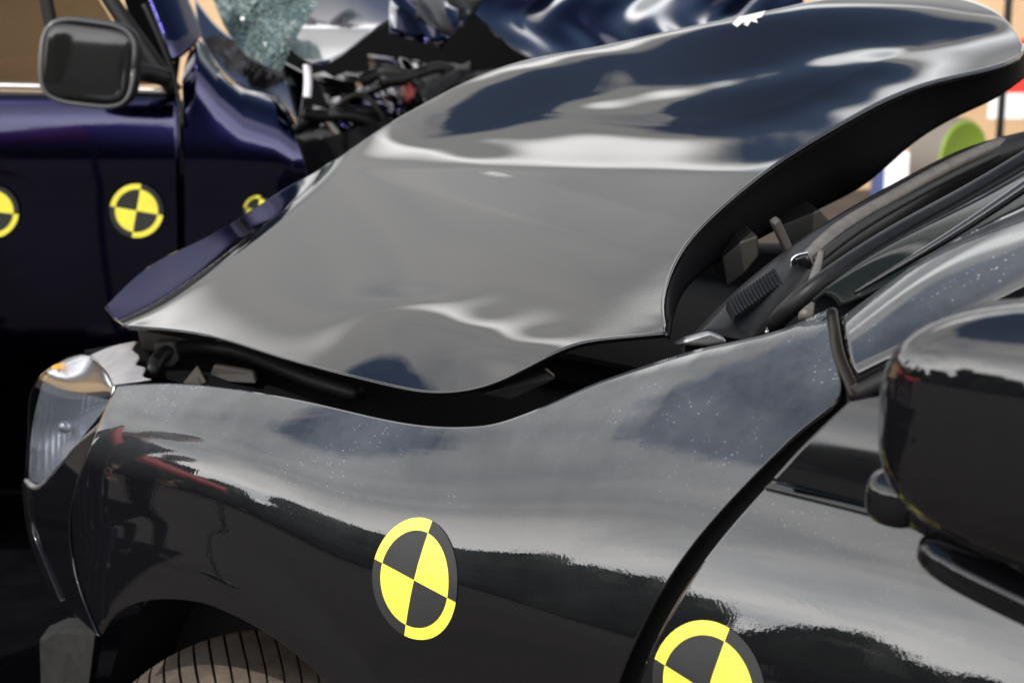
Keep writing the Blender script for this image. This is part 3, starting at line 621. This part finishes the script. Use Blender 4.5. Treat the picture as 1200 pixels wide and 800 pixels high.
# ================================================================== purple car, side-on behind the nose
SP = 4.0
pc = thing('purple_car', 'crash-tested dark purple car standing behind with a shattered windscreen and crumpled bonnet', 'car', tuple((CAM + D0 * 4.9 - RT * 1.2) * [1, 1, 0] + [0, 0, GZ]))
def psheet(name, b, t, l, r, n, m, material, ds=0., parent=pc, **k):
    g = coons(b, t, l, r, n, m); d = ds(g[..., 0], g[..., 1]) if callable(ds) else ds
    return sheet(name, at(g[..., 0], g[..., 1], SP + d), material, parent, **k)
sh = lambda x, y: .06 * np.exp(-(y - 104) / 9.) - .008 * np.exp(-((y - 190) / 45.) ** 2) + .10 * np.clip((y - 250) / 330, 0, 1) ** 2
pdoor = psheet('front_door', [(-170, 575), (211, 575)], [(-170, 104), (209, 110)], [(-170, 575), (-170, 104)], [(211, 575), (213, 300), (209, 110)], 60, 80, PURP, sh, thick=.006, off=-1)
def fs(x, y):
    top = np.interp(x, [205, 230, 255, 285, 325, 345], [90, 50, 80, 104, 118, 135])
    return .16 * np.exp(-np.maximum(0, y - top + 6) / 14.) - .006 * np.exp(-((y - 190) / 45.) ** 2) + .10 * np.clip((y - 250) / 330, 0, 1) ** 2
psheet('wing', [(216, 575), (420, 575)], [(213, 92), (232, 47), (256, 80), (285, 104), (325, 116), (340, 140)], [(216, 575), (217, 300), (213, 92)], [(420, 575), (385, 300), (340, 140)], 80, 90, PURP, fs, thick=.006, off=-1)
psheet('windscreen_pillar', [(203, 74), (216, 62), (232, 46)], [(120, -120), (150, -120), (172, -120)], [(203, 74), (182, 20), (120, -120)], [(232, 46), (214, 0), (172, -120)], 20, 40, PURP, lambda x, y: .02 + .0009 * np.maximum(0, x - np.interp(y, [-120, 0, 70], [125, 176, 205])) ** 1.3 + .0012 * np.maximum(0, 50 - y), thick=.02)
psheet('scuttle', [(256, 80), (285, 104), (325, 118), (350, 150)], [(228, 0), (262, 40), (300, 60), (360, 90)], [(256, 80), (236, 48), (228, 0)], [(350, 150), (360, 90)], 30, 20, PURP, lambda x, y: .16 + (120 - y) * .006, thick=.01)
psheet('door_window', [(-170, 98), (190, 100)], [(-170, -150), (105, -150)], [(-170, 98), (-170, -150)], [(190, 100), (105, -20), (60, -150)], 10, 10, PGLASS, .09)
psheet('door_jamb', [(192, 575), (240, 575)], [(192, 118), (240, 118)], [(192, 575), (192, 118)], [(240, 575), (240, 118)], 8, 20, DARK, .22)
def pbar(name, pts, r, material, parent=pc, seg=8, n=24): 
    V, F = tube([at(np.array(float(x)), np.array(float(y)), SP + d) for x, y, d in pts], r, seg, n); return make(name, V, F, material, parent)
psheet('pillar_lining', [(163, 60), (206, 108)], [(128, -60), (200, -60)], [(163, 60), (128, -60)], [(206, 108), (214, 20), (200, -60)], 8, 8, DARK, .3)
pbar('window_frame', [(70, -150, .10), (118, -20, .07), (160, 45, .05), (205, 108, .03)], .022, RUB)
pbar('window_divider', [(40, -100, .09), (54, 0, .08), (62, 40, .08), (70, 98, .07)], .018, RUB)
pbar('pillar_seal', [(168, 5, .0), (186, 45, -.01), (198, 75, -.01), (207, 104, -.01), (214, 150, -.02)], .0055, RUB)
pbar('window_trim', [(-170, 100, .05), (0, 101, .04), (80, 103, .04), (195, 107, .03)], .009, mat('pale_trim', (.5, .47, .44), .3, .6))
# mirror
mc = at(np.array(106.), np.array(74.), 3.72)
axm = np.array([RT * .96 + D0 * .28, D0 * .96 - RT * .28, ZU])
rot = math.radians(-8); ax0 = np.array([axm[0] * math.cos(rot) + axm[2] * math.sin(rot), axm[1], axm[2] * math.cos(rot) - axm[0] * math.sin(rot)])
pm = make('door_mirror', *superq(mc + D0 * .03, (.112, .06, .104), .55, .5, ax=ax0), PLA, pc)
V, F = superq(mc - D0 * .028, (.098, .008, .088), .35, .55, ax=ax0); make('mirror_glass', V, F, mat('mirror_glass_dark', (.01, .01, .01), .05), pm)
rim = [mc - D0 * .025 + ax0[0] * .106 * np.sign(math.cos(w)) * abs(math.cos(w)) ** .55 + ax0[2] * .098 * np.sign(math.sin(w)) * abs(math.sin(w)) ** .55 for w in np.linspace(0, 2 * math.pi, 49)]
V, F = tube(rim, .006, 8); make('mirror_rim', V, F, mat('worn_rim', (.08, .08, .08), .25), pm)
pbar('mirror_arm', [(140, 92, -.15), (165, 85, -.06), (195, 92, .0)], .024, PLA, pm)
# markers
def pmark(x, y, R, roll):
    c = at(np.array(float(x)), np.array(float(y)), SP + float(sh(np.array(float(x)), np.array(float(y)))))
    V, F, I = [], [], []; rad = [0, .42, .80, .84, .92, 1.0]; seg = 48
    for r in rad:
        for k in range(seg):
            a = 2 * math.pi * k / seg + roll; px = x + R * r * math.cos(a); py = y - R * 1.0 * r * math.sin(a)
            V.append(at(np.array(px), np.array(py), SP + float(sh(np.array(px), np.array(py))) - .009))
    for j in range(len(rad) - 1):
        for k in range(seg):
            F.append((j * seg + k, j * seg + (k + 1) % seg, (j + 1) * seg + (k + 1) % seg, (j + 1) * seg + k))
            I.append(0 if ((k // (seg // 4)) in (0, 2)) == (j < 2) else 1)
    make('marker_sticker', V, F, [YEL, BLK], pc, midx=I)
pmark(-9, 248, 31, math.radians(-6)); pmark(160, 247, 31.5, math.radians(-10)); pmark(302, 246, 17, math.radians(-10))
# shattered windscreen, bonnet and engine bay
SG = mat('shattered_glass', (.05, .08, .075), .15, trans=.0); t = SG.node_tree; b = t.nodes['Principled BSDF']
co = N(t, 'ShaderNodeTexCoord'); vo = N(t, 'ShaderNodeTexVoronoi', Scale=80., feature='DISTANCE_TO_EDGE'); t.links.new(co.outputs['Object'], vo.inputs['Vector'])
r = N(t, 'ShaderNodeValToRGB'); t.links.new(vo.outputs[0], r.inputs[0]); r.color_ramp.elements[0].position = .02; r.color_ramp.elements[1].position = .10
r.color_ramp.elements[0].color = (.24, .30, .29, 1); r.color_ramp.elements[1].color = (.012, .03, .028, 1); t.links.new(r.outputs[0], b.inputs['Base Color'])
v2 = N(t, 'ShaderNodeTexVoronoi', Scale=80.); t.links.new(co.outputs['Object'], v2.inputs['Vector']); bp = N(t, 'ShaderNodeBump', Strength=.6, Distance=.006); t.links.new(v2.outputs['Color'], bp.inputs['Height']); t.links.new(bp.outputs[0], b.inputs['Normal'])
g = coons([(262, 30), (290, 66), (330, 84)], [(225, -60), (300, -70), (420, -60)], [(262, 30), (225, -60)], [(330, 84), (350, 40), (420, -60)], 26, 26)
d = .30 + .05 * np.sin(g[..., 0] / 17.) * np.cos(g[..., 1] / 13.) + (80 - g[..., 1]) * .004 + rng.normal(0, .006, g.shape[:2])
sheet('windscreen', at(g[..., 0], g[..., 1], SP + d), SG, pc, smooth=False)
psheet('bonnet', [(318, 28), (345, 62), (376, 78), (432, 42), (482, 16)], [(350, -60), (420, -75), (520, -60)], [(318, 28), (328, 0), (350, -60)], [(482, 16), (496, -5), (520, -60)], 30, 30, PURP, lambda x, y: .22 + (78 - y) * .0072 + .0009 * np.maximum(0, y - 36) ** 1.2 * -4 + .03 * np.sin(x / 40.), thick=.006)
g = coons([(545, 10), (580, 40), (640, 78), (720, 74), (800, 70), (930, 60)], [(532, -40), (700, -45), (950, -40)], [(545, 10), (536, -20), (532, -40)], [(930, 60), (950, -40)], 140, 60)
d = .30 + .03 * np.sin(g[..., 0] / 19. + g[..., 1] / 30. + 1.2 * np.sin(g[..., 1] / 19.)) + .05 * np.sin(g[..., 0] / 43. - g[..., 1] / 26. + 1.) + .012 * np.sin(g[..., 0] / 9. + 2 * np.sin(g[..., 1] / 14.)) + (60 - g[..., 1]) * .0054
sheet('crumpled_bonnet_end', at(g[..., 0], g[..., 1], SP + d), PURP, pc, thick=.006)
P = at(np.array([[300., 760.], [300., 760.]]), np.array([[420., 420.], [-22., -22.]]), SP + 1.8); sheet('bay_shade_sheet', P, mat('bay_shade_black', (.0025, .0025, .003), .8, spec=.05), pc, thick=.05)  # near-black sheet standing in for the shade inside the open bay
pbar('bonnet_stay', [(360, 76, .05), (361, 96, .05), (360, 114, .05)], .011, mat('white_plastic', (.75, .74, .80), .4))
WRK = [PURP, GLOSSP, DUSTY, PLA, GLOSSP, PLA, mat('red_fitting', (.12, .006, .006), .5), PURP]
for k in range(26):                             # torn and bent pieces in the open bay
    x0, d0_ = rng.uniform(385, 590), rng.uniform(.3, .95); y0 = rng.uniform(100, 165) if x0 < 480 else rng.uniform(10, 130); w_, h_ = rng.uniform(16, 48), rng.uniform(9, 26)
    if k % 8 == 6: w_, h_ = 8, 4
    gx, gy = np.meshgrid(np.linspace(-1, 1, 9), np.linspace(-1, 1, 7)); tw = rng.uniform(-.9, .9)
    sheet('torn_panel', at(x0 + gx * w_ * (1 - .3 * gy) + gy * 14 * tw, y0 + gy * h_ - gx * 12 * tw + rng.normal(0, 1.3, gx.shape), SP + d0_ + .10 * np.sin(gx * 3 * tw + gy * 2 + k) + gy * -.12), WRK[k % 8], pc, thick=.006)
for k in range(12):
    x0 = rng.uniform(340, 560); y0 = rng.uniform(90, 170)
    pbar('hose', [(x0, y0, rng.uniform(.2, .5)), (x0 + rng.uniform(20, 60), y0 + rng.uniform(-30, 10), .35), (x0 + rng.uniform(60, 120), y0 + rng.uniform(-20, 40), .4), (x0 + 130, y0 + 50, .5)], rng.uniform(.008, .02), RUB if k % 3 else DUSTY)
psheet('grille_panel', [(385, 420), (700, 420)], [(355, 170), (420, 150), (560, 120), (700, 110)], [(385, 420), (355, 170)], [(700, 420), (700, 110)], 20, 20, DARK, lambda x, y: .12 + .05 * np.sin(x / 19.))
V, F = join([box(CAM * [1, 1, 0] + D0 * 5.0 + RT * -1.0 + ZU * .36, 3.2, 1.5, .70, (RT, D0, ZU))]); make('floorpan', V, F, DARK, pc, smooth=False)

# ================================================================== background
tan = mat('tan_render', (.55, .38, .22), .85, noise=(1.2, .15))
bp_ = CAM * [1, 1, 0] + D0 * 15.2 + ZU * GZ
V, F = box(bp_ + ZU * 1.4, 60, 4, 2.8, (RT, D0, ZU))
bl_ = thing('tan_building', 'long low tan rendered building across the back', 'building', tuple(bp_))
make('wall', V, F, tan, bl_, smooth=False)
V, F = box(bp_ + ZU * 2.93 - D0 * .2, 61, 4.8, .22, (RT, D0, ZU)); make('roof', V, F, mat('roof_grey', (.25, .23, .22), .7), bl_, smooth=False)
q = at(np.array(1172.), np.array(150.), 12.); post = thing('black_post', 'thin black post standing in front of the tan wall', 'post', (q[0], q[1], GZ))
V, F = tube([(q[0], q[1], GZ), (q[0], q[1], 2.0)], .03, 12, 4); make('shaft', V, F, RUB, post)
V, F = tube([(q[0], q[1], GZ), (q[0], q[1], GZ + .05)], .16, 20, 2); make('base', V, F, RUB, post)
q = at(np.array(1215.), np.array(95.), 12.4); ban = thing('red_banner', 'red and white banner hanging at the right edge beyond the car', 'banner', (q[0], q[1], GZ))
V, F = box((q[0], q[1], q[2] + .12), .75, .03, .42, (RT, D0, ZU)); make('red_cloth', V, F, mat('red_cloth', (.75, .03, .02), .7), ban, smooth=False)
V, F = box((q[0], q[1], q[2] - .2), .75, .028, .2, (RT, D0, ZU)); make('white_cloth', V, F, mat('white_cloth', (.8, .8, .8), .7), ban, smooth=False)
V, F = tube([(q[0] + .36 * RT[0], q[1] + .36 * RT[1], GZ), (q[0] + .36 * RT[0], q[1] + .36 * RT[1], q[2] + .4)], .02, 10, 3); make('pole', V, F, GREYM, ban)
# lime-faced wheel
s_ = 12.45; qc = at(np.array(1112.), np.array(186.), s_); R_ = qc[2] - GZ
lw = thing('lime_faced_wheel', 'wheel with a lime green face standing on the ground beyond the windscreen', 'wheel', (qc[0], qc[1], GZ))
axw = RT * .62 - D0 * .78
def lathe(c, ax, prof, seg=48):
    e1 = np.cross(ax, ZU); e1 /= np.linalg.norm(e1); e2 = np.cross(e1, ax); V = []
    for o_, r_ in prof:
        for k in range(seg): V.append(c + ax * o_ + (e1 * math.cos(2 * math.pi * k / seg) + e2 * math.sin(2 * math.pi * k / seg)) * r_)
    return V, gridf(len(prof), seg, closed=True) + [tuple(range(seg))[::-1], tuple(range(len(V) - seg, len(V)))]
V, F = lathe(qc, axw, [(-.16, .2)] + [(-.15 + .02 * k, R_ - (.012 if k % 2 else 0)) for k in range(14)] + [(.13, R_ * .97), (.13, .25)]); make('tyre', V, F, mat('grey_tyre', (.16, .14, .12), .8), lw)
V, F = lathe(qc, axw, [(.10, R_ * .9), (.142, R_ * .95), (.150, R_ * .90), (.142, R_ * .84), (.135, .05)]); make('face', V, F, mat('lime', (.20, .31, .025), .5), lw)
q = at(np.array(1047.), np.array(195.), 10.); wb_ = thing('white_and_blue_box', 'small white box with a blue end beside the lime-faced wheel', 'box', (q[0], q[1], GZ))
V, F = box((q[0], q[1], (q[2] + .1 + GZ) / 2), .16, .2, q[2] + .1 - GZ, (RT, D0, ZU)); make('white_side', V, F, mat('white_paint', (.8, .8, .82), .5), wb_, smooth=False, bevel=.01)
V, F = box((q[0] - RT[0] * .10, q[1] - RT[1] * .10, (q[2] + GZ) / 2), .04, .2, q[2] - GZ, (RT, D0, ZU)); make('blue_end', V, F, mat('blue_paint', (.05, .08, .22), .5), wb_, smooth=False, bevel=.005)

# near-black sheet added to darken the ground under the purple car
c = CAM * [1, 1, 0] + D0 * 4.6 - RT * .4
V = [c + RT * a + D0 * b_ + ZU * (GZ + .004) for a, b_ in ((-5, -2.2), (5, -2.2), (5, 3), (-5, 3))]
mt = make('dark_ground_sheet', V, [(0, 1, 2, 3)], mat('ground_sheet_black', (.004, .004, .005), .9, spec=0., noise=(8, .4)), smooth=False); mt['kind'] = 'structure'

# ================================================================== what the flank mirrors: trees and people behind the photographer
def leaf_cloud(centres, n, rmin, size):
    cs = np.asarray(centres); c = cs[rng.integers(len(cs), size=n)]
    nrm = lambda q: q / np.linalg.norm(q, axis=1)[:, None]
    p = c[:, :3] + nrm(rng.normal(size=(n, 3))) * (c[:, 3] * rng.uniform(rmin, 1.0, n))[:, None]
    a = nrm(rng.normal(size=(n, 3))); b = nrm(np.cross(a, rng.normal(size=(n, 3)))); s_ = (size * rng.uniform(.6, 1.3, n))[:, None]
    V = np.stack([p - a * s_, p + b * s_ * .5, p + a * s_, p - b * s_ * .5], 1).reshape(-1, 3)
    return V, np.arange(4 * n).reshape(-1, 4)
LEAF = mat('leaf', (.045, .07, .025), .6, noise=(.8, .4)); BARK = mat('bark', (.10, .07, .05), .9)
Vt, Ft = [], []
cl = []
for k in range(26):
    x = -46 + k * 2.6 + rng.uniform(-.7, .7); y = -20 + rng.uniform(-2, 2) + .006 * (x + 12) ** 2; h = rng.uniform(3.6, 4.6) * (1 if x < -13 else .62)
    for j in range(6): cl.append((x + rng.normal(0, 1.2), y + rng.normal(0, .6), rng.uniform(.2, 1.6), rng.uniform(.7, 1.0)))
    for j in range(9): cl.append((x + rng.normal(0, 1.0), y + rng.normal(0, .8), h * rng.uniform(.08, .85), rng.uniform(.8, 1.5)))
V, F = leaf_cloud(cl, 280000, .3, .10)
for c in cl:                                    # leaf mass inside each clump
    v, f = superq(c[:3], (c[3] * .86,) * 3, 1, 1, 8, 6); f = np.array(f) + len(V); V = np.concatenate([V, np.array(v)]); F = np.concatenate([F, f])
tr_ = make('tree_belt', V, F, LEAF, smooth=False); tr_['kind'] = 'stuff'

SKINM = mat('skin', (.42, .26, .19), .5); HAIR = mat('dark_hair', (.02, .015, .012), .5); EYE = mat('eye_white', (.7, .7, .68), .2)
def skinned(name, verts, edges, rads, material, parent, sub=2, zones=None):
    me = bpy.data.meshes.new(name); me.from_pydata([tuple(v) for v in verts], edges, []); o = bpy.data.objects.new(name, me); SC.collection.objects.link(o)
    sm_ = o.modifiers.new('skin', 'SKIN'); sm_.use_smooth_shade = True
    for k, r in enumerate(rads): me.skin_vertices[0].data[k].radius = (r, r) if np.ndim(r) == 0 else r
    me.skin_vertices[0].data[0].use_root = True
    o.modifiers.new('sub', 'SUBSURF').levels = sub
    dg = bpy.context.evaluated_depsgraph_get(); em = bpy.data.meshes.new_from_object(o.evaluated_get(dg)); bpy.data.objects.remove(o); bpy.data.meshes.remove(me)
    em.name = name
    for m in (material if isinstance(material, list) else [material]): em.materials.append(m)
    if zones:
        for p_ in em.polygons: p_.material_index = zones(p_.center)
    o = bpy.data.objects.new(name, em); o.parent = parent; SC.collection.objects.link(o)
    return o
def person(label, x, y, face, shirt, trousers, h=1.74, arm=.0, hair=HAIR):
    t = thing('person', label, 'person', (x, y, GZ)); t.rotation_euler = (0, 0, face); t.scale = (h / 1.74,) * 3      # local +X is forward
    B = [(0, 0, .93), (0, 0, 1.08), (0.01, 0, 1.24), (0, 0, 1.40), (0.005, 0, 1.49), (.02, 0, 1.58),
         (0, .10, .90), (.02, .115, .50), (-.02, .12, .09), (.13, .135, .04), (0, -.10, .90), (.0, -.115, .50), (-.03, -.12, .09), (.12, -.135, .04),
         (0, .17, 1.40), (-.02, .235, 1.13), (.10 + arm, .22, .92 + arm), (0, -.17, 1.40), (-.02, -.235, 1.13), (.10 + arm * 1.6, -.20, .92 + arm * 1.4)]
    E_ = [(0, 1), (1, 2), (2, 3), (3, 4), (4, 5), (0, 6), (6, 7), (7, 8), (8, 9), (0, 10), (10, 11), (11, 12), (12, 13), (3, 14), (14, 15), (15, 16), (3, 17), (17, 18), (18, 19)]
    Rr = [(.12, .155), (.105, .14), (.115, .16), (.10, .13), .055, .055, .09, .06, .042, .035, .09, .06, .042, .035, .062, .045, .03, .062, .045, .03]
    shoe = mat('shoe', (.02, .02, .02), .6) if 'shoe' not in MATS else MATS['shoe']
    skinned('body', B, E_, Rr, [SKINM, shirt, trousers, shoe], t, zones=lambda c: 3 if c.z < .10 else 2 if c.z < .94 and abs(c.y) < .19 else 1 if c.z < 1.45 and not (c.z < .99 and abs(c.y) > .19) else 0)
    def local(name, V, F, m, p=t): 
        o = make(name, V, F, m, None); o.parent = p; return o
    hc = np.array([.035, 0, 1.635])
    V, F = superq(hc, (.098, .076, .115), .95, .95, 32, 24, clip=lambda l: np.array([l[0] * (1 - .12 * max(0, -l[2] / .115)), l[1] * (1 - .28 * max(0, -l[2] / .115)), l[2]]))
    hd = local('head', V, F, SKINM)
    V, F = superq(hc + [-.014, 0, .022], (.103, .084, .108), .95, .95, 32, 24, clip=lambda l: l if l[2] > -.02 + .10 * max(0, l[0] / .1) else np.array([min(l[0], .02) * .9, l[1] * .86, max(l[2], -.08)])); local('hair', V, F, hair, hd)
    for s in (-1, 1):
        V, F = superq(hc + [.084, s * .030, .006], (.013, .015, .010), 1, 1, 14, 10); local('eye', V, F, EYE, hd)
        V, F = superq(hc + [.0, s * .077, -.004], (.02, .009, .032), 1, 1, 14, 10); local('ear', V, F, SKINM, hd)
    V, F = superq(hc + [.100, 0, -.022], (.017, .013, .027), 1, 1, 14, 10); local('nose', V, F, SKINM, hd)
    V, F = superq(hc + [.086, 0, -.062], (.010, .024, .008), 1, 1, 14, 10); local('mouth', V, F, mat('lips', (.32, .13, .11), .45) if 'lips' not in MATS else MATS['lips'], hd)
    for wv_, s in ((np.array(B[16]), 1), (np.array(B[19]), -1)):
        el_ = np.array(B[15] if s > 0 else B[18]); d = wv_ - el_; d /= np.linalg.norm(d); side = np.array([0, s, 0.]); side -= d * (side @ d); side /= np.linalg.norm(side); nrm = np.cross(d, side)
        HV = [wv_, wv_ + d * .05, wv_ + d * .085]; HE = [(0, 1), (1, 2)]; HR_ = [(.024, .03), (.016, .04), (.012, .036)]
        skv = [(.028, .072), (.009, .082), (-.010, .078), (-.028, .062)]
        for off_, ln in skv:
            k = len(HV); b0 = wv_ + d * .082 - side * off_
            HV += [b0, b0 + d * ln * .55 + nrm * .006 * s, b0 + d * ln * .92 + nrm * .024 * s]; HE += [(2, k), (k, k + 1), (k + 1, k + 2)]; HR_ += [.0095, .009, .008]
        k = len(HV); b0 = wv_ + d * .03 - side * .032
        HV += [b0, b0 + d * .035 - side * .02, b0 + d * .06 - side * .022]; HE += [(1, k), (k, k + 1), (k + 1, k + 2)]; HR_ += [.012, .010, .009]
        skinned('hand', HV, HE, HR_, SKINM, t, sub=1)
    return t
DK = mat('dark_cloth', (.012, .012, .016), .9, spec=.1); DK2 = mat('navy_trousers', (.015, .017, .03), .9, spec=.1); MR = mat('maroon_cloth', (.10, .012, .012), .9, spec=.1)
person('person in dark clothes standing just off the black nose, mirrored in the flank', -2.0, -.62, .2, DK, DK2, 1.76)
person('person in a maroon top standing nearest the lamp, mirrored in the flank', -3.05, -1.25, .4, MR, DK2, 1.68)
person('taller person in dark clothes standing behind the other two, mirrored in the flank', -3.5, -1.95, .5, DK, DK, 1.84)
A0, B0 = np.array([-1.62, -.30, 1.20]), np.array([-3.1, -2.3, .98])
bt = thing('barrier_tape', 'red barrier tape strung between two thin posts beside the black nose', 'barrier', (A0[0], A0[1], GZ))
u = np.linspace(0, 1, 30)[:, None]; c = A0 * (1 - u) + B0 * u - ZU * .06 * 4 * u * (1 - u)
sheet('tape', np.stack([c - ZU * .065, c + ZU * .065]), mat('red_tape', (.65, .02, .015), .5), bt, thick=.001)
for q in (A0, B0):
    V, F = tube([(q[0], q[1], GZ), (q[0], q[1], q[2] + .05)], .012, 10, 3); make('pole', V, F, RUB, bt)
    V, F = tube([(q[0], q[1], GZ), (q[0], q[1], GZ + .04)], .11, 20, 2); make('base', V, F, RUB, bt)
